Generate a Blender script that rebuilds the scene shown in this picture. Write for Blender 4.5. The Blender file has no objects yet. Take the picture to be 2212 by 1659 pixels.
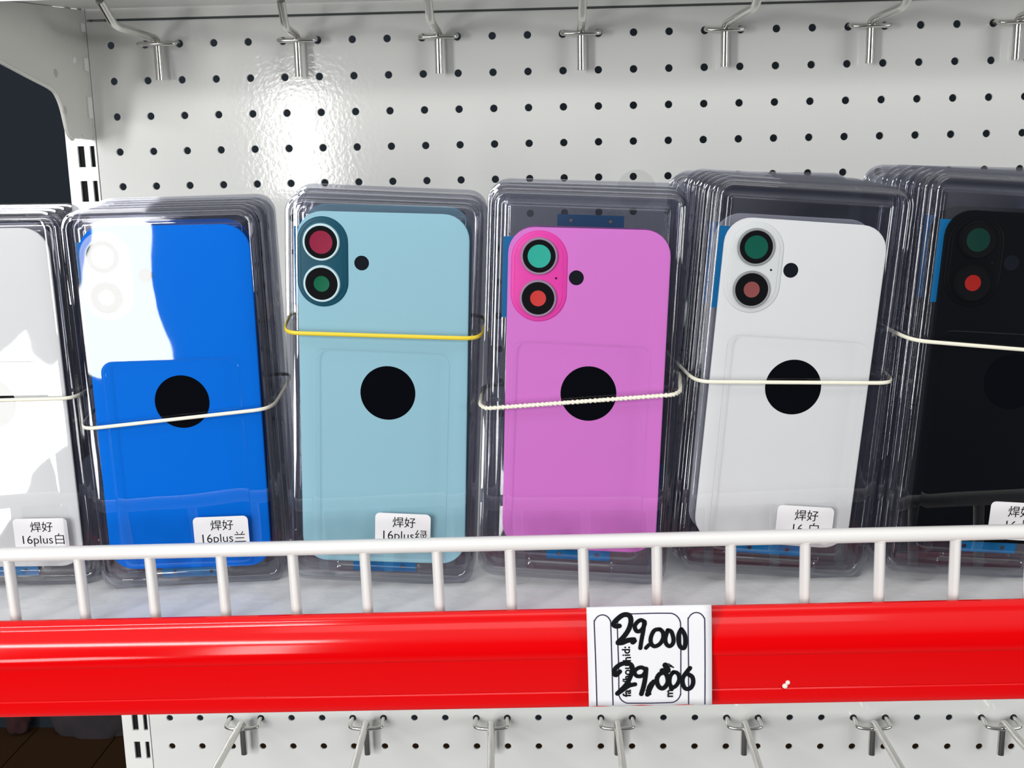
import bpy, bmesh, math, random
from mathutils import Vector, Matrix, Euler
random.seed(7)
C = bpy.context.collection
S = bpy.context.scene
MM = 0.001
R = math.radians
PI = math.pi

# ------------------------------------------------------------------ camera
cam_d = bpy.data.cameras.new('camera')
cam = bpy.data.objects.new('camera', cam_d)
C.objects.link(cam)
S.camera = cam
cam_d.sensor_width = 36.0
cam_d.lens = 2260.4 / 2212 * 36.0
cam_d.clip_start = 0.01
def axis_angle(w):
    w = Vector(w)
    return Matrix.Rotation(w.length, 3, w.normalized())
_r = axis_angle((0.189251597, 0.0366450449, -0.0162747965))   # rows: right, down, forward in (X, down, depth)
def _v(a): return Vector((a[0], a[2], -a[1]))
_x, _d, _f = _v(_r[0]), _v(_r[1]), _v(_r[2])
_m = Matrix((_x, -_d, -_f)).transposed().to_4x4()
_m.translation = Vector((314.09, -774.65, -103.55)) * MM
cam.matrix_world = _m

# ------------------------------------------------------------------ world, lights, exposure
W = bpy.data.worlds.new('world')
S.world = W
W.use_nodes = True
nt = W.node_tree
bg = nt.nodes['Background']
tc = nt.nodes.new('ShaderNodeTexCoord')
sp = nt.nodes.new('ShaderNodeSeparateXYZ')
rp = nt.nodes.new('ShaderNodeValToRGB')
mr = nt.nodes.new('ShaderNodeMapRange')
nt.links.new(tc.outputs['Generated'], sp.inputs[0])
nt.links.new(sp.outputs['Z'], mr.inputs['Value'])
mr.inputs['From Min'].default_value = -1
mr.inputs['From Max'].default_value = 1
nt.links.new(mr.outputs[0], rp.inputs[0])
e = rp.color_ramp.elements
e[0].position = 0.10; e[0].color = (0.42, 0.42, 0.42, 1)
e[1].position = 1.0; e[1].color = (1.0, 1.0, 1.0, 1)
k = e.new(0.27); k.color = (0.020, 0.022, 0.027, 1)
k = e.new(0.58); k.color = (0.05, 0.056, 0.066, 1)
k = e.new(0.75); k.color = (0.75, 0.76, 0.78, 1)
nt.links.new(rp.outputs[0], bg.inputs['Color'])
bg.inputs['Strength'].default_value = 0.75

def area(name, loc, target, sx, sy, power, col=(1, 1, 1)):
    l = bpy.data.lights.new(name, 'AREA')
    l.shape = 'RECTANGLE'; l.size = sx; l.size_y = sy; l.energy = power; l.color = col
    o = bpy.data.objects.new(name, l); C.objects.link(o)
    o.location = loc
    o.rotation_euler = (Vector(target) - Vector(loc)).to_track_quat('-Z', 'Y').to_euler()
    return o
# the shop window behind and to the left: a bright jamb and a lower bar; key and side fills are added
WY = -2.30
area('window_light_side', (-0.40, WY, -0.235), (0.1, 0, -0.25), 0.16, 0.85, 4.3, (1.0, 0.995, 0.98))
_l = area('window_light_lower', (-0.92, WY, -0.88), (0.1, 0, -0.30), 0.44, 0.28, 4.0, (1.0, 0.995, 0.98))
_l.rotation_euler.rotate_axis('Z', R(28))
area('key_light', (-0.85, WY, 0.55), (0.15, 0, -0.20), 1.10, 0.18, 15.0, (1.0, 0.998, 0.985))  # added key lamp, set above the area mirrored in panel and lids
area('left_fill_light', (-1.42, WY, -0.05), (0.2, 0, -0.20), 0.36, 0.95, 26.0, (1.0, 0.998, 0.985))  # added fill from the left, not a real window
area('right_fill_light', (3.9, WY, -0.05), (0.3, 0, -0.10), 1.5, 1.0, 46.0, (1.0, 1.0, 0.99))  # added fill from the right, kept clear of the lid reflections
area('ceiling_light', (0.30, -1.9, 1.5), (0.3, -0.15, -0.25), 1.6, 0.8, 6.0, (1.0, 1.0, 1.0))
S.view_settings.view_transform = 'Standard'
S.view_settings.look = 'None'
S.view_settings.gamma = 1.0
S.view_settings.exposure = 0.30
S.view_settings.use_curve_mapping = False
S.cycles.transparent_max_bounces = 48
S.cycles.max_bounces = 12
S.cycles.glossy_bounces = 5
S.cycles.use_denoising = True
S.cycles.caustics_reflective = False
S.cycles.caustics_refractive = False

# ------------------------------------------------------------------ materials
def lin(c):
    return tuple(((v / 255) / 12.92 if v / 255 <= 0.04045 else ((v / 255 + 0.055) / 1.055) ** 2.4) for v in c)
def mat(name, col, rough=0.4, metal=0.0, spec=0.5, bump=None, coat=0.0, vary=0.0, vscale=30):
    m = bpy.data.materials.new(name); m.use_nodes = True
    n = m.node_tree; b = n.nodes['Principled BSDF']
    b.inputs['Base Color'].default_value = (*col, 1)
    b.inputs['Roughness'].default_value = rough
    b.inputs['Metallic'].default_value = metal
    b.inputs['Specular IOR Level'].default_value = spec
    b.inputs['Coat Weight'].default_value = coat
    t = n.nodes.new('ShaderNodeTexCoord')
    if bump:
        no = n.nodes.new('ShaderNodeTexNoise'); no.inputs['Scale'].default_value = bump[0]
        no.inputs['Detail'].default_value = bump[3] if len(bump) > 3 else 2
        bp = n.nodes.new('ShaderNodeBump'); bp.inputs['Strength'].default_value = bump[1]; bp.inputs['Distance'].default_value = bump[2]
        n.links.new(t.outputs['Object'], no.inputs['Vector']); n.links.new(no.outputs['Fac'], bp.inputs['Height'])
        n.links.new(bp.outputs[0], b.inputs['Normal'])
    if vary:
        no2 = n.nodes.new('ShaderNodeTexNoise'); no2.inputs['Scale'].default_value = vscale; no2.inputs['Detail'].default_value = 4
        mx = n.nodes.new('ShaderNodeMix'); mx.data_type = 'RGBA'
        mx.inputs['A'].default_value = (*col, 1); mx.inputs['B'].default_value = (*[v * (1 - vary) for v in col], 1)
        n.links.new(t.outputs['Object'], no2.inputs['Vector']); n.links.new(no2.outputs['Fac'], mx.inputs['Factor'])
        n.links.new(mx.outputs['Result'], b.inputs['Base Color'])
    return m
def clear(name, tint, rough=0.03, refl=1.0, wob=None, haze=0.0):
    m = bpy.data.materials.new(name); m.use_nodes = True
    n = m.node_tree; n.nodes.remove(n.nodes['Principled BSDF'])
    out = n.nodes['Material Output']
    tr = n.nodes.new('ShaderNodeBsdfTransparent')
    gl = n.nodes.new('ShaderNodeBsdfGlossy'); gl.inputs['Roughness'].default_value = rough
    gl.inputs['Color'].default_value = (1, 1, 1, 1)
    lw = n.nodes.new('ShaderNodeLayerWeight'); lw.inputs['Blend'].default_value = 0.5
    pw = n.nodes.new('ShaderNodeMath'); pw.operation = 'POWER'; pw.inputs[1].default_value = 4.0
    ma = n.nodes.new('ShaderNodeMath'); ma.operation = 'MULTIPLY_ADD'
    ma.inputs[1].default_value = 0.9 * refl; ma.inputs[2].default_value = 0.065 * refl
    n.links.new(lw.outputs['Facing'], pw.inputs[0]); n.links.new(pw.outputs[0], ma.inputs[0])
    p3 = n.nodes.new('ShaderNodeMath'); p3.operation = 'POWER'; p3.inputs[1].default_value = 3.0
    cm = n.nodes.new('ShaderNodeMix'); cm.data_type = 'RGBA'      # a longer way through the sheet at a slant takes more light
    cm.inputs['A'].default_value = (*tint, 1); cm.inputs['B'].default_value = (tint[0] * .28, tint[1] * .28, tint[2] * .31, 1)
    n.links.new(lw.outputs['Facing'], p3.inputs[0]); n.links.new(p3.outputs[0], cm.inputs['Factor']); n.links.new(cm.outputs['Result'], tr.inputs[0])
    mx = n.nodes.new('ShaderNodeMixShader')
    n.links.new(ma.outputs[0], mx.inputs[0]); n.links.new(tr.outputs[0], mx.inputs[1]); n.links.new(gl.outputs[0], mx.inputs[2])
    if haze:
        df = n.nodes.new('ShaderNodeBsdfDiffuse'); df.inputs['Color'].default_value = (0.42, 0.43, 0.54, 1)
        m2 = n.nodes.new('ShaderNodeMixShader'); m2.inputs[0].default_value = haze
        n.links.new(mx.outputs[0], m2.inputs[1]); n.links.new(df.outputs[0], m2.inputs[2])
        n.links.new(m2.outputs[0], out.inputs['Surface'])
    else:
        n.links.new(mx.outputs[0], out.inputs['Surface'])
    if wob:
        t = n.nodes.new('ShaderNodeTexCoord'); oi = n.nodes.new('ShaderNodeObjectInfo')
        no = n.nodes.new('ShaderNodeTexNoise'); no.noise_dimensions = '4D'; no.inputs['Scale'].default_value = wob[0]; no.inputs['Detail'].default_value = wob[2]
        sc = n.nodes.new('ShaderNodeMath'); sc.operation = 'MULTIPLY'; sc.inputs[1].default_value = 37.0
        n.links.new(oi.outputs['Random'], sc.inputs[0]); n.links.new(sc.outputs[0], no.inputs['W'])
        bp = n.nodes.new('ShaderNodeBump'); bp.inputs['Strength'].default_value = 1.0; bp.inputs['Distance'].default_value = wob[1]
        n.links.new(t.outputs['Object'], no.inputs['Vector']); n.links.new(no.outputs['Fac'], bp.inputs['Height'])
        n.links.new(bp.outputs[0], gl.inputs['Normal'])
    return m

M = {}
M['wall'] = mat('white_painted_steel', (0.73, 0.735, 0.715), 0.10, spec=0.75, bump=(300, 0.075, 0.001, 2))
M['upright'] = mat('white_upright_paint', (0.76, 0.76, 0.74), 0.3)
M['bracket'] = mat('grey_white_bracket_paint', (0.60, 0.60, 0.56), 0.25, bump=(90, 0.2, 0.001))
M['deck'] = mat('white_shelf_paint', (0.82, 0.825, 0.83), 0.22, bump=(28, 0.5, 0.004, 4))
M['chrome'] = mat('chrome', (0.66, 0.65, 0.62), 0.22, metal=1.0)
M['red'] = mat('red_plastic_rail', (0.66, 0.0008, 0.002), 0.11, spec=0.35, bump=(40, 0.02, 0.001))
M['white_wire'] = mat('white_coated_wire', (0.72, 0.71, 0.69), 0.3, coat=0.1)
M['paper'] = mat('white_paper', (0.73, 0.72, 0.745), 0.7)
M['sticker'] = mat('white_sticker_paper', (0.78, 0.77, 0.78), 0.6)
M['ink'] = mat('black_ink', (0.006, 0.0065, 0.008), 0.6, spec=0.08)
M['navy_ink'] = mat('navy_print', (0.012, 0.012, 0.05), 0.6)
M['band_white'] = mat('cream_rubber', (0.78, 0.75, 0.62), 0.5)
M['band_yellow'] = mat('yellow_rubber', (0.72, 0.55, 0.03), 0.45)
M['disc'] = mat('black_disc', (0.0015, 0.002, 0.0035), 0.5, spec=0.0)
M['hole'] = mat('dark_hole', (0.008, 0.010, 0.015), 0.5, spec=0.02)
M['film'] = mat('blue_film', (0.005, 0.13, 0.33), 0.3, spec=0.3)
M['lens_black'] = mat('lens_black', (0.005, 0.005, 0.006), 0.5, spec=0.03)
M['navy_wall'] = mat('dark_navy_wall', (0.017, 0.023, 0.030), 0.9, spec=0.1)
M['floor'] = mat('dark_brown_floor', (0.030, 0.014, 0.005), 0.8, spec=0.1)
M['cloth'] = mat('mauve_patterned_cloth', (0.036, 0.027, 0.034), 0.95, vary=0.9, vscale=25)
M['flake'] = mat('bare_flake', (0.75, 0.68, 0.62), 0.6)
M['lid'] = clear('clear_lid_plastic', (0.955, 0.955, 0.965), 0.02, 1.15, (16, 0.0008, 1.3))
M['tray'] = clear('clear_tray_plastic', (0.58, 0.59, 0.645), 0.04, 1.0, (22, 0.0002, 1), haze=0.03)
M['tab'] = clear('clear_seal_sticker', (0.97, 0.97, 0.97), 0.1, 0.6)

# ------------------------------------------------------------------ builders (all lengths in mm)
def obj(name, verts, faces, m, parent=None, smooth=None, flat=None):
    me = bpy.data.meshes.new(name)
    me.from_pydata([Vector(v) * MM for v in verts], [], faces)
    me.validate()
    bm = bmesh.new(); bm.from_mesh(me)
    bmesh.ops.recalc_face_normals(bm, faces=bm.faces) if flat is None else None
    bm.to_mesh(me); bm.free()
    if isinstance(m, list):
        for a in m: me.materials.append(a)
    else:
        me.materials.append(m)
    if smooth is not None:
        me.polygons.foreach_set('use_smooth', [True] * len(me.polygons))
        me.set_sharp_from_angle(angle=R(smooth))
    o = bpy.data.objects.new(name, me); C.objects.link(o)
    if parent: o.parent = parent
    return o
def tag(o, label, cat, group=None, kind=None):
    if label: o['label'] = label
    if cat: o['category'] = cat
    if group: o['group'] = group
    if kind: o['kind'] = kind
    return o
def thing(name, label, cat, loc, rot=(0, 0, 0), group=None):
    o = bpy.data.objects.new(name, None); C.objects.link(o)
    o.empty_display_size = 0.01
    o.location = Vector(loc) * MM; o.rotation_euler = Euler([R(a) for a in rot])
    return tag(o, label, cat, group)
class MB:
    def __init__(s): s.v = []; s.f = []
    def add(s, v, f):
        b = len(s.v); s.v += [tuple(p) for p in v]; s.f += [tuple(i + b for i in q) for q in f]; return s
    def box(s, a, b):
        x0, y0, z0 = a; x1, y1, z1 = b
        return s.add([(x0, y0, z0), (x1, y0, z0), (x1, y1, z0), (x0, y1, z0), (x0, y0, z1), (x1, y0, z1), (x1, y1, z1), (x0, y1, z1)],
                     [(0, 3, 2, 1), (4, 5, 6, 7), (0, 1, 5, 4), (1, 2, 6, 5), (2, 3, 7, 6), (3, 0, 4, 7)])
    def tube(s, pts, r, n=12, closed=False, ry=None, twist=0.0, cap=True):
        pts = [Vector(p) for p in pts]; N = len(pts); up = None; rings = []
        for i, p in enumerate(pts):
            if closed: t = pts[(i + 1) % N] - pts[i - 1]
            else: t = pts[min(i + 1, N - 1)] - pts[max(i - 1, 0)]
            t.normalize()
            if up is None:
                up = Vector((0, 0, 1)) if abs(t.z) < 0.9 else Vector((0, 1, 0))
            up = (up - t * up.dot(t)).normalized(); sd = t.cross(up)
            rr = r[i] if isinstance(r, (list, tuple)) else r
            r2 = rr if ry is None else ry
            a0 = twist * i
            rings.append([p + sd * (rr * math.cos(a) * math.cos(a0) - r2 * math.sin(a) * math.sin(a0)) + up * (rr * math.cos(a) * math.sin(a0) + r2 * math.sin(a) * math.cos(a0))
                          for a in [2 * PI * j / n for j in range(n)]])
        v = [q for g in rings for q in g]; f = []
        L = N if closed else N - 1
        for i in range(L):
            k = (i + 1) % N
            for j in range(n):
                f.append((i * n + j, i * n + (j + 1) % n, k * n + (j + 1) % n, k * n + j))
        if not closed and cap:
            f.append(tuple(range(n - 1, -1, -1))); f.append(tuple((N - 1) * n + j for j in range(n)))
        return s.add(v, f)
    def loft(s, loops, cap0=False, cap1=False):
        n = len(loops[0]); v = [p for l in loops for p in l]; f = []
        for i in range(len(loops) - 1):
            for j in range(n):
                f.append((i * n + j, i * n + (j + 1) % n, (i + 1) * n + (j + 1) % n, (i + 1) * n + j))
        if cap0: f.append(tuple(range(n)))
        if cap1: f.append(tuple((len(loops) - 1) * n + j for j in range(n - 1, -1, -1)))
        return s.add(v, f)
    def build(s, name, m, parent=None, smooth=None): return obj(name, s.v, s.f, m, parent, smooth)
def rrect(w, h, r, y, cx=0, cz=0, n=7):
    """rounded rectangle loop in the x-z plane at depth y"""
    pts = []
    r = max(r, 0.2)
    for (sx, sz, a0) in ((1, 1, 0), (-1, 1, PI / 2), (-1, -1, PI), (1, -1, 1.5 * PI)):
        for i in range(n + 1):
            a = a0 + (PI / 2) * i / n
            pts.append((cx + sx * (w / 2 - r) + r * math.cos(a), y, cz + sz * (h / 2 - r) + r * math.sin(a)))
    return pts
def circ(r, y, cx, cz, n=40):
    return [(cx + r * math.cos(2 * PI * i / n), y, cz + r * math.sin(2 * PI * i / n)) for i in range(n)]
def bend(pts, rad, n=5):
    """round the corners of a polyline"""
    P = [Vector(p) for p in pts]; out = [P[0]]
    for i in range(1, len(P) - 1):
        a, b, c = P[i - 1], P[i], P[i + 1]
        d1 = (a - b); d2 = (c - b); k = min(rad, d1.length * .45, d2.length * .45)
        p0 = b + d1.normalized() * k; p1 = b + d2.normalized() * k
        for j in range(n + 1):
            t = j / n
            out.append(p0 * (1 - t) ** 2 + b * 2 * t * (1 - t) + p1 * t * t)
    out.append(P[-1]); return out
def copy_tree(o, parent=None):
    c = o.copy(); C.objects.link(c)
    if parent: c.parent = parent
    for ch in list(o.children): copy_tree(ch, c)
    return c
def text_mesh(s, size, bold=0.0, align='CENTER'):
    cu = bpy.data.curves.new('lettering', 'FONT'); cu.body = s; cu.size = size * MM; cu.align_x = align; cu.align_y = 'CENTER'
    cu.offset = bold * MM; cu.extrude = 0.03 * MM; cu.resolution_u = 4
    t = bpy.data.objects.new('lettering', cu); C.objects.link(t)
    bpy.context.view_layer.update()
    me = bpy.data.meshes.new_from_object(t.evaluated_get(bpy.context.evaluated_depsgraph_get()))
    bpy.data.objects.remove(t); bpy.data.curves.remove(cu)
    return me
def text_part(name, items, m, parent, y):
    """items: (string, size mm, x, z, rotation deg, bold); one mesh standing in the x-z plane facing -y"""
    bm = bmesh.new()
    for s, size, x, z, rz, b in items:
        me = text_mesh(s, size, b)
        me.transform(Matrix.Translation(Vector((x, y, z)) * MM) @ Matrix.Rotation(R(90), 4, 'X') @ Matrix.Rotation(R(rz), 4, 'Z'))
        bm.from_mesh(me); bpy.data.meshes.remove(me)
    me = bpy.data.meshes.new(name); bm.to_mesh(me); bm.free()
    me.materials.clear(); me.materials.append(m)
    for p in me.polygons: p.material_index = 0
    o = bpy.data.objects.new(name, me); C.objects.link(o); o.parent = parent
    return o

# ------------------------------------------------------------------ setting
fl = MB()
for i in range(24):
    fl.box((-1900 + i * 130, -60, -912), (-1900 + i * 130 + 128, 900, -900))
tag(fl.build('floor', M['floor']), None, None, kind='structure')
tag(MB().box((-2400, 662, -900), (2400, 690, 700)).build('wall_back', M['navy_wall']), None, None, kind='structure')
tag(MB().box((-1900, -300, -900), (-1870, 662, 700)).build('wall_left', M['navy_wall']), None, None, kind='structure')

# cloth bundle and a red bundle lying on the floor behind the shelving
def lump(cx, cy, cz, rx, ry, rz, seed, nu=28, nv=14):
    rnd = random.Random(seed); ph = [rnd.uniform(0, 6) for _ in range(6)]; v = []; f = []
    for i in range(nv + 1):
        t = PI * i / nv
        for j in range(nu):
            a = 2 * PI * j / nu
            k = 1 + .10 * math.sin(3 * a + ph[0] + 2 * t) + .07 * math.sin(7 * a + ph[1] - 3 * t) + .05 * math.sin(5 * t + ph[2] + 4 * a)
            z = math.cos(t)
            v.append((cx + rx * k * math.sin(t) ** .7 * math.cos(a), cy + ry * k * math.sin(t) ** .7 * math.sin(a), cz + rz * max(z, -0.8) * (k if z > 0 else 1)))
    for i in range(nv):
        for j in range(nu): f.append((i * nu + j, i * nu + (j + 1) % nu, (i + 1) * nu + (j + 1) % nu, (i + 1) * nu + j))
    return v, f
v, f = lump(-375, 641, -872, 58, 15, 44, 3)
tag(obj('cloth_bundle', v, f, M['cloth'], smooth=60), 'dark mauve patterned cloth bundle on the floor seen below the red rail at left', 'cloth')
v, f = lump(-492, 643, -872, 17, 13, 30, 5)
tag(obj('red_pouch', v, f, mat('dark_red_fabric', (0.022, 0.0015, 0.003), .9), smooth=60), 'small dark red pouch on the floor at the far lower left', 'pouch')

# ------------------------------------------------------------------ pegboard panel with real holes
def hole_cell(mb, cx, cz, hw, hh, r, y, t):
    b = [(hw, 0), (hw, hh), (0, hh), (-hw, hh), (-hw, 0), (-hw, -hh), (0, -hh), (hw, -hh)]
    bv = [(cx + x, y, cz + z) for x, z in b]
    n = 16
    hv = [(cx + r * math.cos(2 * PI * i / n), y, cz + r * math.sin(2 * PI * i / n)) for i in range(n)]
    hm = [(cx + (r - .35) * math.cos(2 * PI * i / n), y + .35, cz + (r - .35) * math.sin(2 * PI * i / n)) for i in range(n)]
    hb = [(x, y + t, z) for x, _, z in hm]
    v = bv + hv + hm + hb; f = []
    for i in range(8):
        k = (i + 1) % 8; h0, h1, h2 = 8 + 2 * i, 8 + 2 * i + 1, 8 + (2 * i + 2) % n
        f += [(i, h1, h0), (i, k, h1), (k, h2, h1)]
    for i in range(n):
        k = (i + 1) % n
        f += [(8 + i, 8 + k, 8 + n + k, 8 + n + i), (8 + n + i, 8 + n + k, 8 + 2 * n + k, 8 + 2 * n + i)]
    mb.add(v, f)
pb = MB()
NC, NR = 31, 28
for c in range(NC):
    for r_ in range(NR):
        hole_cell(pb, 25 * c, -25 * r_, 12.5, 12.5, 3.0, 0, 1.6)
x1, zb = 25 * NC - 12.5, -25 * NR + 12.5
pb.add([(-16.5, 0, 12.5), (-12.5, 0, 12.5), (-12.5, 0, zb), (-16.5, 0, zb)], [(0, 1, 2, 3)])
pb.add([(-16.5, 0, 12.5), (x1, 0, 12.5), (x1, 0, 15.6), (x1, 1.0, 16.6), (x1, 14, 16.6), (-16.5, 14, 16.6), (-16.5, 1.0, 16.6), (-16.5, 0, 15.6)],
       [(0, 1, 2, 7), (7, 2, 3, 6), (6, 3, 4, 5)])
pb.add([(-16.5, 0, 15.6), (-16.5, 0, zb), (-16.5, 14, zb), (-16.5, 14, 16.6)], [(0, 1, 2, 3)])
pg = obj('pegboard_panel', pb.v, pb.f, M['wall'])
tag(pg, 'white perforated steel back panel with rows of round holes', 'pegboard')
ub = MB().box((-16.5, 0.4, 18.2), (x1, 14, 320))
tag(ub.build('back_panel', M['wall']), 'plain white back panel above the pegboard, behind the upper shelf', 'panel')

# ------------------------------------------------------------------ slotted upright
up = MB()
xs = [-39.2, -31.0, -26.0, -21.8, -18.4, -17.0]
zt = 330.0
z = zt; zz = [zt]
slots = []
k = 0
while True:
    top = -70.3 + 25 * (16 - k); bot = top - 15
    if bot < -690: break
    if top < zt - 2: slots.append((top, bot))
    k += 1
def quad_xz(mb, xa, xb, za, zb_, y): mb.add([(xa, y, za), (xb, y, za), (xb, y, zb_), (xa, y, zb_)], [(0, 1, 2, 3)])
prev = zt
for top, bot in slots:
    quad_xz(up, xs[0], xs[-1], prev, top, -0.8)
    for a, b in ((0, 1), (2, 3), (4, 5)): quad_xz(up, xs[a], xs[b], top, bot, -0.8)
    for a, b in ((1, 2), (3, 4)):
        up.add([(xs[a], -.8, top), (xs[b], -.8, top), (xs[b], -.8, bot), (xs[a], -.8, bot), (xs[a], 1.2, top), (xs[b], 1.2, top), (xs[b], 1.2, bot), (xs[a], 1.2, bot)],
               [(0, 1, 5, 4), (1, 2, 6, 5), (2, 3, 7, 6), (3, 0, 4, 7)])
    prev = bot
quad_xz(up, xs[0], xs[-1], prev, -700, -0.8)
up.add([(xs[0], -.8, zt), (xs[0], 34, zt), (xs[0], 34, -700), (xs[0], -.8, -700)], [(0, 1, 2, 3)])
up.add([(xs[-1], -.8, zt), (xs[-1], 34, zt), (xs[-1], 34, -700), (xs[-1], -.8, -700)], [(0, 1, 2, 3)])
up.add([(xs[0], 34, zt), (xs[-1], 34, zt), (xs[-1], 34, -700), (xs[0], 34, -700)], [(0, 1, 2, 3)])
uo = up.build('shelf_upright', M['upright'])
MB().box((-38.4, 1.4, -699), (-17.8, 2.4, 329)).build('slot_shade_plate', mat('slot_shade_black', (.012, .013, .014), .8, spec=.1), uo)  # dark plate added behind the slots, painting in their shade
tag(uo, 'white steel upright post with two columns of dark slots at left of the pegboard', 'upright')

# ------------------------------------------------------------------ bracket of the upper shelf
bt = thing('shelf_bracket', 'pale grey steel shelf bracket hooked into the slotted upright at upper left', 'bracket', (-20, 0, -20))
prof = [(-0.9, 66), (-18, 66), (-20, 62.5), (-22, 66), (-33, 66), (-37.5, 64), (-41, 60.6), (-43, 54), (-45, 47), (-48.5, 40.5), (-54, 35.4), (-62, 33.2), (-90, 28.9), (-123, 23.5), (-130, 21.8), (-134, -10.4), (-0.9, -24.6)]
bp = MB()
pts = [(y, -d + 20) for y, d in prof]
n = len(pts)
bp.add([(-0.2, y, z) for y, z in pts] + [(2.0, y, z) for y, z in pts],
       [tuple(range(n)), tuple(range(2 * n - 1, n - 1, -1))] + [(i, (i + 1) % n, n + (i + 1) % n, n + i) for i in range(n)])
bp.build('bracket_plate', M['bracket'], bt)
# rolled lower flange
fl_ = MB()
path = [(0.9, y - .6, z - .6) for y, z in pts[4:15]]
fl_.tube(bend(path, 4), 1.5, 8)
fl_.build('flange', M['bracket'], bt, 40)
for za, zb in ((9, 15), (-18, -9), (-51, -36)):
    MB().box((2.1, -7.5, za + 20), (3.2, -0.9, zb + 20)).build('lug', M['upright'], bt)
rv = MB().loft([circ(2.4, 0, 0, 0, 16), circ(2.2, -0.7, 0, 0, 16), circ(1.2, -1.2, 0, 0, 16)], cap1=True)
for y_, z_ in ((-22, 8),):
    o = rv.build('rivet', M['upright'], bt, 40); o.location = Vector((2.0, y_, z_)) * MM; o.rotation_euler = (0, 0, R(90))
for y_, z_ in ((-52, -4), (-44, -28)):
    o = MB().loft([circ(3, 0, 0, 0, 20), circ(2.9, -0.12, 0, 0, 20)], cap1=True).build('dimple', mat('dull_grey_dot', (.42, .42, .39), .6), bt)
    o.location = Vector((2.0, y_, z_)) * MM; o.rotation_euler = (0, 0, R(90))

# ------------------------------------------------------------------ upper shelf (only its rear underside is in the frame)
us = thing('upper_shelf', 'white steel shelf above the hooks, its underside at the top left edge', 'shelf', (0, -2, 25), (6.1, 0, 0))
MB().box((-20.6, -160, 0), (790, 0.0, 3)).build('deck', M['upright'], us)
MB().box((-20.6, -160, -4), (790, -158, -1)).build('front_lip', M['upright'], us)

# ------------------------------------------------------------------ peg hooks
def make_hook(name, label, x, row, group, kink=80, tip=(18, 13), side=0.0):
    z0 = -25 * row
    t = thing(name, label, 'hook', (x, 0, z0), group=group)
    bar = [(-12.5, 4, 0.2), (-12.5, -5, 0.4), (-13.2, -11.5, -1.2)] + [(-13 + 26 * i / 8, -12.2 - 2.2 * math.sin(PI * i / 8), -1.6) for i in range(1, 8)] + [(13.2, -11.5, -1.2), (12.5, -5, 0.4), (12.5, 4, 0.2)]
    MB().tube(bend(bar, 2.2, 3), 1.55, 10).build('crossbar', M['chrome'], t, 50)
    k = Vector((side * kink, -kink, 1.0)); tp = k + Vector((side * tip[0], -tip[0], tip[1]))
    path = bend([(0, -9.3, -26), (0, -9.3, 2.2), k, tp], 6, 6)
    MB().tube(path, 2.75, 14).build('prong', M['chrome'], t, 50)
    return t
ordn = ['first', 'second', 'third', 'fourth', 'fifth', 'sixth', 'seventh']
pk = [(84, (19, 12), 0.0), (55, (11, 15), 0.06), (72, (14, 14), 0.02), (66, (14, 13), -0.01), (90, (18, 12), 0.06), (80, (18, 12), 0.0), (80, (18, 12), 0.0)]
for i in range(7):
    make_hook('peg_hook', f'chrome peg hook on the top row of holes, {ordn[i]} from the left', 37.5 + 100 * i, 0, 'chrome hooks along the top row', *pk[i])
for i in range(7):
    lb = f'chrome peg hook below the red rail, {ordn[i]} from the left' if i < 6 else 'chrome peg hook below the red rail, cut off at the right edge'
    make_hook('peg_hook', lb, 62.5 + 100 * i, 21, 'chrome hooks below the red rail', 165, (18, 13), (0.0, 0.04, 0.05, 0.0, -0.02, 0.0, 0.02)[i])

# ------------------------------------------------------------------ lower display shelf, red rail, wire fence (1 degree out of level)
ROLL = -0.95
sh = thing('display_shelf', 'white steel shelf deck under the packs, sloping down to the red rail', 'shelf', (327, -271, -304), (5.7, ROLL, 0))
MB().box((-345, -31, -3), (480, 268, 0)).build('deck', M['deck'], sh)
MB().box((-345, -31, -26), (480, -29.5, -3)).build('front_edge', M['upright'], sh)
rl = thing('price_rail', 'red plastic price rail along the front edge of the shelf', 'rail', (327, -314, -300.2), (0, -1.05, 0))
prf = [(2.5, -3), (2.5, 0.2), (1.6, 1.0), (0.4, 0.9), (-0.8, 0.0), (-1.6, -1.6), (-1.9, -3.2)]
for i in range(13):                                   # bulging upper half
    a = i / 12
    prf.append((-2.4 - 5.0 * math.sin(a * PI * 0.62) ** 0.9, -4.0 - 17.0 * a))
prf += [(-6.3, -21.8), (-6.2, -23), (-5.6, -32), (-4.6, -39.8), (-4.1, -40.4), (-4.5, -41.0), (-4.25, -44.5), (-4.05, -46.5), (-3.7, -48.6), (-3.2, -49.2), (-2.0, -49.2), (-2.0, -47.5), (0, -44), (0, -6)]
prf = [(y, z * .945 if z < 0 else z) for y, z in prf]
N = len(prf)
rb = MB().add([(-345, y, z) for y, z in prf] + [(480, y, z) for y, z in prf],
              [(i, (i + 1) % N, N + (i + 1) % N, N + i) for i in range(N)] + [tuple(range(N)), tuple(range(2 * N - 1, N - 1, -1))])
rb.build('rail_profile', M['red'], rl, 32)
fk = MB()
for cx, cz, r1 in ((0, 0, 1.3), (1.3, 1.7, 1.1)):
    fk.loft([circ(r1, 0, cx, cz, 14), circ(r1 * .85, -.5, cx, cz, 14), circ(r1 * .4, -.8, cx, cz, 14)], cap1=True)
o = fk.build('adhesive_flake', M['flake'], rl, 50); o.location = Vector((93.0, -5.2, -36.8)) * MM; o.rotation_euler = (R(-4), 0, 0)
o['label'] = 'small pale flake stuck on the red rail'

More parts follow.
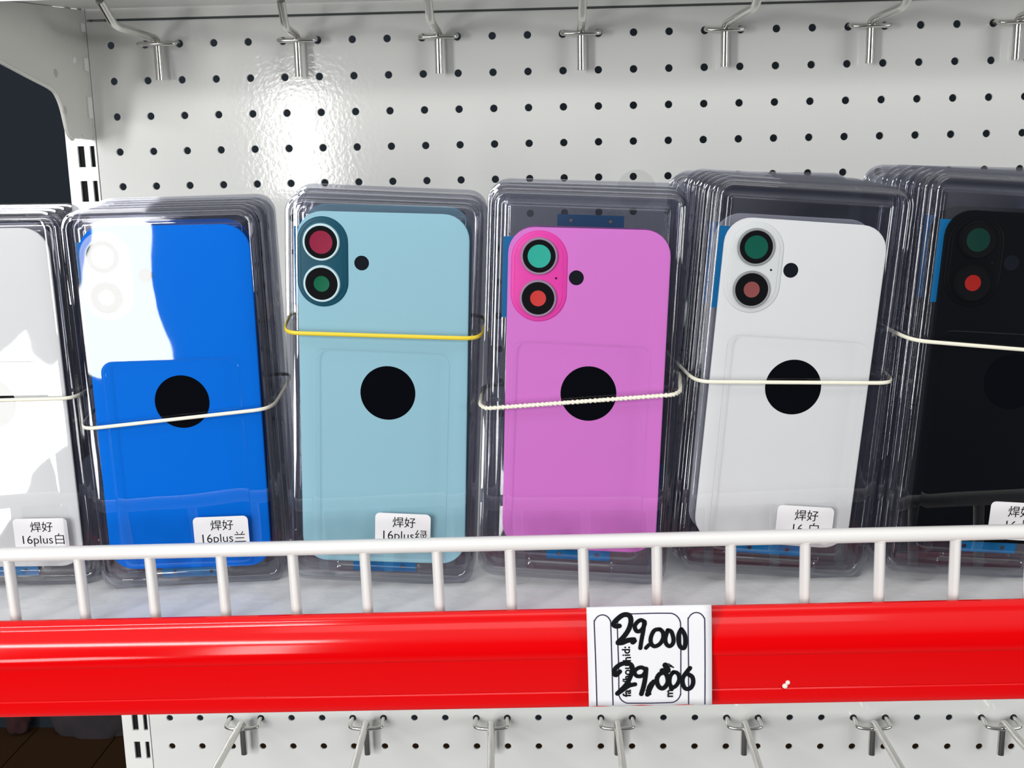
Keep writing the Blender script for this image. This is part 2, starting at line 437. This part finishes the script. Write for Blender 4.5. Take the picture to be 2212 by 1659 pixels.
fn = thing('wire_fence', 'white coated wire fence standing along the shelf front behind the red rail', 'fence', (327, -305, -304.4), (0, -0.95, 0))
MB().tube([(-345 + 25 * i, 0, 35.2) for i in range(34)], 3.55, 18).build('top_wire', M['white_wire'], fn, 50)
for k in range(-2, 19):
    x = 52.3 + 34.5 * k - 327
    MB().tube([(x, 0, -8), (x, 0, 32.2), (x, -0.8, 33.6)], 2.55, 14).build('upright_wire', M['white_wire'], fn, 50)

# ------------------------------------------------------------------ price tag on the rail
def tg(cx, cy):
    dx, dy = cx - 100, cy - 145
    det = 1130 * 877 + 35 * 32
    s = (dx * 877 - 32 * dy) / det; t = (1130 * dy + 35 * dx) / det
    return s * 57.0 - 28.5, 24.5 - t * 48.6
pt = thing('price_tag', 'white paper price tag handwritten in black marker, taped to the red rail', 'price tag', (357.6, -321.9, -319.0), (-1.0, -1.0, 0))
def tag_y(x, z):   # gentle curl of the paper
    return -0.5 * math.cos(z / 24.5 * 1.4) - 0.25 * (x / 28.5) ** 2 + (0.0 if z < 18 else 0.09 * (z - 18) ** 1.0)
pv, pf = [], []
NX, NZ = 14, 14
for j in range(NZ + 1):
    for i in range(NX + 1):
        x = -28.5 + 57 * i / NX; z = 24.4 - 48.6 * j / NZ
        if j == NZ: z += 0.35 * math.sin(i * 1.3)
        pv.append((x, tag_y(x, z), z))
for j in range(NZ):
    for i in range(NX): pf.append((j * (NX + 1) + i, j * (NX + 1) + i + 1, (j + 1) * (NX + 1) + i + 1, (j + 1) * (NX + 1) + i))
pp = obj('paper', pv, pf, M['paper'], pt, 60)
sd = pp.modifiers.new('thickness', 'SOLIDIFY'); sd.thickness = 0.0002; sd.offset = 0
def ribbon(mb, pts, w, lift, sub=4):
    P = [Vector((*tg(*p), 0)) for p in pts]; Q = []
    for i in range(len(P) - 1):
        p0 = P[max(i - 1, 0)]; p1 = P[i]; p2 = P[i + 1]; p3 = P[min(i + 2, len(P) - 1)]
        for j in range(sub):
            t = j / sub
            Q.append(0.5 * (2 * p1 + (p2 - p0) * t + (2 * p0 - 5 * p1 + 4 * p2 - p3) * t * t + (3 * p1 - p0 - 3 * p2 + p3) * t ** 3))
    Q.append(P[-1]); n = len(Q); v = []; f = []
    for i, q in enumerate(Q):
        t = (Q[min(i + 1, n - 1)] - Q[max(i - 1, 0)]).normalized(); s_ = Vector((-t.y, t.x, 0)) * w / 2
        for p in (q + s_, q - s_): v.append((p.x, tag_y(p.x, p.y) - lift, p.y))
    for i in range(n - 1): f.append((2 * i, 2 * i + 1, 2 * i + 3, 2 * i + 2))
    mb.add(v, f)
    if w > 1:
        for q in (Q[0], Q[-1]):
            mb.add([(q.x + w / 2 * math.cos(a), tag_y(q.x, q.y) - lift - .01, q.y + w / 2 * math.sin(a)) for a in [2 * PI * i / 14 for i in range(14)]], [tuple(range(14))])
ol = MB()
def arc(cx, cy, r, a0, a1, n=10): return [(cx + r * math.cos(R(a0 + (a1 - a0) * i / n)), cy - r * math.sin(R(a0 + (a1 - a0) * i / n))) for i in range(n + 1)]
ribbon(ol, [(205, 1015), (190, 640)] + arc(247, 283, 75, 180, 0) + [(338, 640), (354, 1010)], .55, .2, 2)
ribbon(ol, [(1048, 990), (1036, 620)] + arc(1097, 253, 75, 180, 0) + [(1186, 620), (1197, 988)], .55, .2, 2)
ribbon(ol, [(395, 560), (383, 330)] + arc(480, 290, 97, 180, 95, 6) + [(520, 197), (700, 190)] + arc(858, 285, 97, 90, 0, 8) + [(963, 500), (972, 880)] + arc(880, 885, 92, -5, -88, 8) + [(700, 985)] + arc(498, 895, 93, -92, -178, 8) + [(402, 720), (395, 560)], .55, .2, 2)
ol.build('printed_outline', M['navy_ink'], pt)
hw = MB()
STROKES = [
 ([(400, 300), (368, 303), (347, 285), (372, 250), (430, 208), (485, 208), (505, 250), (490, 320), (445, 390), (392, 442)], 1.9),
 ([(392, 448), (430, 445), (480, 425), (540, 420), (525, 440)], 2.0),
 ([(628, 262), (595, 248), (560, 268), (540, 305), (560, 345), (600, 335), (628, 290), (628, 262)], 1.6),
 ([(625, 275), (618, 340), (602, 430), (594, 492)], 1.6),
 ([(672, 462), (645, 490)], 1.5),
 ([(768, 325), (720, 335), (690, 390), (690, 445), (722, 475), (772, 452), (800, 400), (795, 350), (768, 325)], 1.6),
 ([(840, 332), (872, 345), (892, 400), (890, 445), (860, 472), (828, 450), (820, 400), (840, 332)], 1.6),
 ([(962, 322), (940, 370), (940, 430), (960, 478), (992, 485), (1002, 440), (994, 370), (962, 322)], 1.7),
 ([(410, 702), (375, 735), (362, 715), (372, 672), (430, 632), (500, 632), (525, 670), (510, 740), (470, 820), (392, 900)], 1.8),
 ([(392, 902), (440, 868), (500, 828), (552, 815)], 1.7),
 ([(645, 680), (605, 662), (560, 680), (545, 712), (572, 742), (620, 735), (648, 695), (645, 680)], 1.6),
 ([(650, 675), (646, 740), (634, 820), (612, 902)], 1.8),
 ([(722, 790), (695, 840), (668, 905)], 1.9), ([(700, 800), (672, 850), (690, 900)], 1.2),
 ([(830, 700), (775, 720), (750, 770), (768, 830), (810, 848), (850, 800), (845, 740), (815, 695)], 1.8),
 ([(825, 640), (850, 690), (800, 690)], 2.2), ([(850, 625), (890, 650)], .5), ([(840, 640), (905, 660)], .6),
 ([(900, 700), (940, 712), (955, 765), (930, 820), (893, 838), (868, 800), (872, 740), (900, 700)], 1.6),
 ([(1050, 662), (1020, 700), (988, 750), (988, 800), (1012, 845), (1055, 845), (1082, 800), (1072, 740), (1020, 712)], 1.7)]
for p, w in STROKES: ribbon(hw, p, w * 1.22 if w > 1 else w, .3)
hw.build('handwritten_price', M['ink'], pt)
it = []
for s_, cx, cy, sz in (('fa', 482, 896, 5.2), ('/hou', 478, 722, 5.2), ('h', 478, 592, 5.2), ('id:', 468, 522, 5.2), ('m', 868, 892, 5.2), ('o', 880, 842, 5.2), ('st', 668, 880, 3.6)):
    x, z = tg(cx, cy); it.append((s_, sz, x, z, 90, .12))
text_part('printed_lettering', it, M['ink'], pt, -0.72)

# ------------------------------------------------------------------ clear packs
PW, PH, PR = 95.0, 196.0, 9.5
PITCH = 8.6
def ins(i, y, w=PW, h=PH, r=PR, cz=PH / 2): return rrect(w - 2 * i, h - 2 * i, max(r - i, 1.2), y, 0, cz)
def lid_mesh(parent):
    b = MB()
    lp = [ins(0, 5.0), ins(0.0, 4.7), ins(0.7, 4.4), ins(1.6, 4.4), ins(2.2, 4.1), ins(2.9, 1.5), ins(3.1, 0.8), ins(3.6, 0.25), ins(4.4, 0.0), ins(7.2, 0.0)]
    ex, ez = -0.3, (24 + 12) / 2 + 0.0
    eh = 108.0; ecz = 122 - eh / 2
    lp += [rrect(67.6, eh, 6, 0.0, ex, ecz), rrect(67.2, eh - .4, 5.8, 0.35, ex, ecz), rrect(66.8, eh - .8, 5.6, 1.15, ex, ecz), rrect(66.2, eh - 1.4, 5.4, 1.45, ex, ecz), rrect(64.4, eh - 3.2, 5, 1.5, ex, ecz)]
    b.loft(lp, cap1=True)
    tb = [rrect(43, 6.6, 2.6, 0.0, -1, 7.6), rrect(42, 5.8, 2.3, -0.35, -1, 7.6), rrect(40.6, 4.6, 2, -0.5, -1, 7.6)]
    b.loft(tb, cap1=True)
    for sx in (-1, 1):
        b.loft([circ(1.4, 0, sx * 20.5, 11.8, 10), circ(1.2, -.5, sx * 20.5, 11.8, 10), circ(.5, -.8, sx * 20.5, 11.8, 10)], cap1=True)
    return b.build('lid', M['lid'], parent, 38)
def tray_mesh(parent):
    b = MB()
    lp = [ins(0, 5.2), ins(1.9, 5.2), ins(2.4, 5.6), ins(2.9, 7.4), ins(3.4, 8.0), ins(4.2, 8.2), ins(8.6, 8.2), ins(9.0, 7.9), ins(9.6, 6.5), ins(10.2, 6.2)]
    b.loft(lp, cap1=True)
    return b.build('tray', M['tray'], parent, 38)
protoA = thing('clear_pack', None, 'pack', (0, 0, 0))
lid_mesh(protoA); tray_mesh(protoA)
def add_tab(root, u, z, r=9.0):
    o = MB().loft([circ(r, 4.55, u, z, 30), circ(r, 4.95, u, z, 30)], cap0=True, cap1=True).build('seal_sticker', M['tab'], root)
    return o
def add_label(root, u, v, l1, l2, s2=6.6):
    o = MB().loft([rrect(28.0, 19.0, 2.4, 1.35, u, v, 5), rrect(28.0, 19.0, 2.4, 1.25, u, v, 5)], cap1=True).build('sticker_label', M['sticker'], root)
    o['label'] = 'white sticker label with printed black characters'
    text_part('printed_characters', [(l1, 6.0, u + .6, v + 4.4, 0, .0), (l2, s2, u + 0.7, v - 2.4, 0, -.03)], M['ink'], o, 1.19)
    # the lid's sunken panel stands behind the sticker

# ------------------------------------------------------------------ phone back panels (lie inside the packs)
def phone(label, col, plus, bump, ring, lens, disc='black', film=True, detail=True, group=None, ring_rough=.3):
    w, h = (82.8, 177.0) if plus else (77.0, 160.5)
    t = thing('phone_back_panel', label, 'phone back', (0, 0, 0), group=group)
    gm = mat('glass_' + ''.join(ch for ch in label.split()[0]), col, .55, spec=.04)
    rr = 12.5
    b = MB().loft([rrect(w - 1, h - 1, rr - .5, 6.1, 0, 0), rrect(w, h, rr, 5.7, 0, 0), rrect(w, h, rr, 5.0, 0, 0), rrect(w - .5, h - .5, rr - .3, 4.72, 0, 0), rrect(w - 1.2, h - 1.2, rr - .7, 4.6, 0, 0)], cap0=True, cap1=True)
    b.build('glass_panel', gm, t, 38)
    fm = M['film']
    fy0, fy1 = 6.12, 6.18
    fb = MB()
    fx = -w / 2 - 2.6
    fb.box((fx, fy0 - .1, 36.5), (fx + 6, fy1, 75.5) ) if not plus else fb.box((fx + 1, fy0 - .1, 43), (fx + 6, fy1, 81))
    fo = fb.build('adhesive_film', fm, t); fo['label'] = 'blue adhesive film strip'
    fb = MB()
    # lower tab with two punched holes
    z0, z1 = -h / 2 - 5.6, -h / 2 + 3
    zc = (-h / 2 - 2.8)
    for cx in (-9.5, 9.5): hole_cell(fb, cx, zc, 5.5, 2.8, 1.25, fy0, .06)
    fb.box((-16, fy0, z0), (-15, fy1, z1)); fb.box((-4, fy0, z0), (4, fy1, -h / 2)); fb.box((15, fy0, z0), (16, fy1, z1)); fb.box((-15, fy0, -h / 2), (15, fy1, z1))
    fo = fb.build('adhesive_film', fm, t); fo['label'] = 'blue adhesive film tab with two holes'
    if not detail: return t
    px, pz, pw, ph_ = (-29.0, 64.4, 24.6, 43.4) if plus else (-23.4, 57.0, 27.0, 43.6)
    bm_ = mat('bump_' + label.split()[0], bump, .4, spec=.25 if max(bump) > .01 else .03)
    b = MB().loft([rrect(pw, ph_, pw / 2 - .01, 4.6, px, pz, 12), rrect(pw - .5, ph_ - .5, pw / 2 - .3, 4.2, px, pz, 12), rrect(pw - 1.2, ph_ - 1.2, pw / 2 - .7, 4.0, px, pz, 12), rrect(pw - 3.6, ph_ - 3.6, pw / 2 - 1.9, 3.95, px, pz, 12), rrect(pw - 4.2, ph_ - 4.2, pw / 2 - 2.2, 3.7, px, pz, 12), rrect(pw - 6, ph_ - 6, pw / 2 - 3.2, 3.55, px, pz, 12)], cap1=True)
    bo = b.build('camera_bump', bm_, t, 30)
    rm = mat('ring_' + label.split()[0], ring, ring_rough, spec=.6 if max(ring) > .01 else .08)
    lx = -29.4 if plus else -23.5
    for (lz, cr, lc) in ((73.9 if plus else 66.7, 5.5, lens[0]), (54.0 if plus else 46.6, 3.8, lens[1])):
        b = MB().loft([circ(9.0, 3.6, lx, lz), circ(8.8, 2.7, lx, lz), circ(8.5, 2.4, lx, lz), circ(8.0, 2.4, lx, lz), circ(7.8, 2.6, lx, lz)])
        b.build('lens_ring', rm, bo, 40)
        MB().loft([circ(7.9, 2.6, lx, lz), circ(cr, 2.62, lx, lz)]).build('lens_surround', M['lens_black'], bo)
        lm = mat('lens_tint', lc, .45, spec=.15)
        MB().loft([circ(cr, 2.62, lx, lz), circ(cr * .7, 2.72, lx, lz), circ(cr * .3, 2.78, lx, lz)], cap1=True).build('lens_glass', lm, bo, 60)
    if not plus:
        MB().loft([circ(.55, 3.54, px + 8.2, pz - .6, 12), circ(.5, 3.5, px + 8.2, pz - .6, 12)], cap1=True).build('microphone_hole', M['hole'], bo)
    fx, fz = (-10.3, 64.3) if plus else (-5.6, 56.8)
    b = MB().loft([circ(3.55, 4.57, fx, fz, 28), circ(3.35, 4.55, fx, fz, 28)], cap1=True)
    b.build('flash_hole', M['hole'], t)
    dm = M['disc'] if disc == 'black' else mat('dark_grey_disc', (.012, .012, .013), .3)
    MB().loft([circ(13.6, 4.58, 2.2, 0.5, 56), circ(13.5, 4.5, 2.2, .5, 56)], cap1=True).build('magnet_disc', dm, t)
    return t

def place(o, mat_w): o.matrix_world = mat_w
# name, base (mm), tilt, yaw, roll, count, raise per pack, shift per pack, phone offset (u, v, roll), style
WHITE = (0.74, 0.75, 0.75)
STACKS = [
 dict(n='white plus', base=(27.3, -265.1, -307.2), rot=(2.7, 2.53, .31), cnt=4, dz=.55, dx=.6, ph=(-1.2, 99.0, -.2), plus=True, col=WHITE, bump=(.7, .7, .7), ring=(.75, .75, .75), lens=((.02, .12, .09), (.3, .06, .05)), lab=(20.6, 29.0, '焊好', '16plus白'), band=('white', 4.0, 4.8)),
 dict(n='blue', base=(126.2, -267.0, -307.5), rot=(1.8, 4.4, -.4), cnt=6, dz=.75, dx=.4, ph=(.6, 99.0, -.6), plus=True, col=(0.0, 0.155, 0.72), bump=(.25, .36, .75), ring=(.55, .68, .85), lens=((.55, .55, .5), (.55, .5, .5)), lab=(17.2, 29.6, '焊好', '16plus兰'), band=('white', -9.6, -2.5)),
 dict(n='teal', base=(224.9, -272.3, -303.6), rot=(1.9, 0.7, 3.25), cnt=3, dz=1.9, dx=.2, ph=(.5, 99.6, .7), plus=True, col=(0.31, 0.55, 0.64), bump=(.003, .075, .12), ring=(.62, .85, .88), lens=((.30, .012, .05), (.0, .13, .06)), lab=(11.4, 29.4, '焊好', '16plus绿'), band=('yellow', 31.3, 32.2)),
 dict(n='pink', base=(322.2, -276.4, -301.3), rot=(.85, -2.4, 3.05), cnt=3, dz=1.4, dx=.4, ph=(2.2, 96.4, .6), plus=False, col=(0.66, 0.19, 0.60), bump=(.80, .055, .40), ring=(.36, .25, .36), lens=((.03, .42, .32), (.62, .045, .04)), lab=None, band=('twist', -9.7, 1.6)),
 dict(n='white', base=(422.9, -275.0, -300.2), rot=(.5, 1.3, 4.5), cnt=6, dz=.6, dx=-1.5, ph=(-1.4, 96.8, -.4), plus=False, col=WHITE, bump=(.72, .74, .73), ring=(.33, .34, .34), lens=((.003, .10, .065), (.27, .075, .07)), lab=(13.2, 29.0, '焊好', '16 白'), band=('white', .2, 5.2)),
 dict(n='black', base=(523.0, -279.5, -299.0), rot=(-.8, 2.2, 4.3), cnt=5, dz=.7, dx=-2.1, ph=(2.5, 97.8, .2), plus=False, col=(.002, .0025, .004), bump=(.003, .003, .004), ring=(.004, .004, .005), lens=((.001, .032, .022), (.34, .012, .008)), lab=(15.4, 30.0, '焊好', '16 黑'), band=('white', 18.0, 15.5)),
]
COLNAME = {'white plus': 'white stack at left edge', 'blue': 'blue stack', 'teal': 'pale teal stack', 'pink': 'pink stack', 'white': 'white stack beside the black one', 'black': 'black stack at right edge'}
PHN = {'white plus': 'white phone back panel at the left edge', 'blue': 'blue phone back panel', 'teal': 'pale teal phone back panel', 'pink': 'pink phone back panel', 'white': 'white phone back panel with green and red lenses', 'black': 'black phone back panel at the right edge'}
first = True
rnd = random.Random(11)
for s in STACKS:
    Mx = Matrix.Translation(Vector(s['base']) * MM) @ Euler([R(s['rot'][0]), R(s['rot'][2]), R(s['rot'][1])]).to_matrix().to_4x4()
    s['M'] = Mx
    for k in range(s['cnt']):
        if first: root = protoA; first = False
        else: root = copy_tree(proto2)
        if root is protoA: proto2 = copy_tree(protoA)
        jx = 0 if k == 0 else rnd.uniform(-.5, .5)
        Mk = Mx @ Matrix.Translation(Vector((s['dx'] * k + jx, PITCH * k, s['dz'] * k)) * MM) @ Euler((0, R(0 if k == 0 else rnd.uniform(-.35, .35)), 0)).to_matrix().to_4x4()
        root.matrix_world = Mk
        if k == 0:
            lb = f"front clear plastic pack of the {COLNAME[s['n']]}"
            if s['lab']: lb += ', with a white sticker'
        else:
            lb = f"clear plastic pack, {ordn[k]} from the front of the {COLNAME[s['n']]}"
        tag(root, lb, 'pack', 'clear packs in the ' + COLNAME[s['n']])
        if k == 0 and s['lab']: add_label(root, s['lab'][0], s['lab'][1], s['lab'][2], s['lab'][3])
        if k == 0 and s['n'] == 'pink': add_tab(root, -27, 5.0)
        if k == 1 and s['n'] == 'pink': add_tab(root, 23.5, 193.8, 9.2)
        if k == 0 and s['n'] in ('white', 'black'): add_tab(root, -26, 5.0)
        if k <= 1:
            u, v_, rr_ = s['ph']
            pl = PHN[s['n']] if k == 0 else PHN[s['n']].replace('phone back panel', 'phone back panel hidden behind the front one, second in its stack')
            p = phone(pl if k == 0 else f"{s['n'].split()[0]} phone back panel in the second pack of the {COLNAME[s['n']]}", s['col'], s['plus'], s['bump'], s['ring'], s['lens'], detail=(k == 0))
            dv = (0, 0) if k == 0 else ((.3, -1.2) if s['n'] == 'pink' else (-.6, 1.2))
            p.matrix_world = Mk @ Matrix.Translation(Vector((u + dv[0], 0, v_ + dv[1])) * MM) @ Euler((0, R(rr_ * -1 + (0 if k == 0 else 180.6 if s['n'] == 'pink' else -.4)), 0)).to_matrix().to_4x4()
# the unused prototype copy becomes the first pack of the row behind
BACK = [('clear pack in the row behind, its corner showing between the pink and white stacks', (417.0, -216, -296.6), (1.0, 0, 2.0)),
        ('rearmost clear pack behind the white stack, its rounded top edge just showing', (419.0, -206, -295.6), (1.0, 0, 2.2)),
        ('clear pack in the row behind, its top corner showing between the white and black stacks', (513.0, -230, -296.0), (1.0, 0, 2.4)),
        ('rearmost clear pack between the white and black stacks', (515.5, -220, -295.0), (1.0, 0, 2.4))]
for i, (lb, b, rt) in enumerate(BACK):
    root = proto2 if i == 0 else copy_tree(proto2)
    root.matrix_world = Matrix.Translation(Vector(b) * MM) @ Euler([R(rt[0]), R(rt[2]), R(rt[1])]).to_matrix().to_4x4()
    tag(root, lb, 'pack', 'clear packs in the row behind')

# ------------------------------------------------------------------ rubber bands round the stacks
BL = {'white plus': 'cream rubber band round the white stack at the left edge', 'blue': 'cream rubber band slanting across the blue stack', 'teal': 'yellow rubber band across the pale teal stack',
      'pink': 'twisted white rubber band across the pink stack', 'white': 'cream rubber band across the white stack and its black disc', 'black': 'cream rubber band across the black stack at the right edge'}
for s in STACKS:
    kind, vl, vr = s['band']
    vl += 98; vr += 98
    n = s['cnt']; D = PITCH * (n - 1) + 9.2; sx = s['dx'] * (n - 1); sz = s['dz'] * (n - 1)
    hwid = PW / 2 + 1.1
    mid = 4.6
    pts = [(-hwid, mid, vl + .6), (-hwid + 3.4, -1.0, vl), (hwid - 3.4, -1.0, vr), (hwid, mid, vr + .6), (hwid + max(sx, 0), D - 4, vr + 3 + sz), (hwid - 4 + sx, D + 1.4, vr + 3 + sz), (-hwid + 4 + sx, D + 1.4, vl + 3 + sz), (-hwid + min(sx, 0), D - 4, vl + 3 + sz)]
    # closed loop, straight runs subdivided and corners eased
    cl = []
    L = len(pts)
    for i in range(L):
        a, b_ = Vector(pts[i]), Vector(pts[(i + 1) % L])
        m_ = max(2, int((b_ - a).length / (1.2 if kind == 'twist' else 3.0)))
        for j in range(m_): cl.append(a.lerp(b_, j / m_))
    for _ in range(3):
        cl = [(cl[i - 1] + cl[i] * 2 + cl[(i + 1) % len(cl)]) / 4 for i in range(len(cl))]
    mb = MB()
    if kind == 'twist':
        tw = 2 * PI / 4.2 * 1.2
        for ph in (0, PI):
            cc = []
            for i, p in enumerate(cl):
                t = (cl[(i + 1) % len(cl)] - cl[i - 1]).normalized(); upv = (Vector((0, 0, 1)) - t * t.z).normalized(); sdv = t.cross(upv)
                cc.append(p + (upv * math.cos(tw * i + ph) + sdv * math.sin(tw * i + ph)) * .55)
            mb.tube(cc, .72, 8, closed=True)
    else:
        mb.tube(cl, .55, 10, closed=True, ry=.95 if kind == 'white' else 1.05)
    bo = mb.build('rubber_band', M['band_yellow'] if kind == 'yellow' else M['band_white'], None, 60)
    bo.matrix_world = s['M']
    tag(bo, BL[s['n']], 'rubber band', 'rubber bands round the stacks')
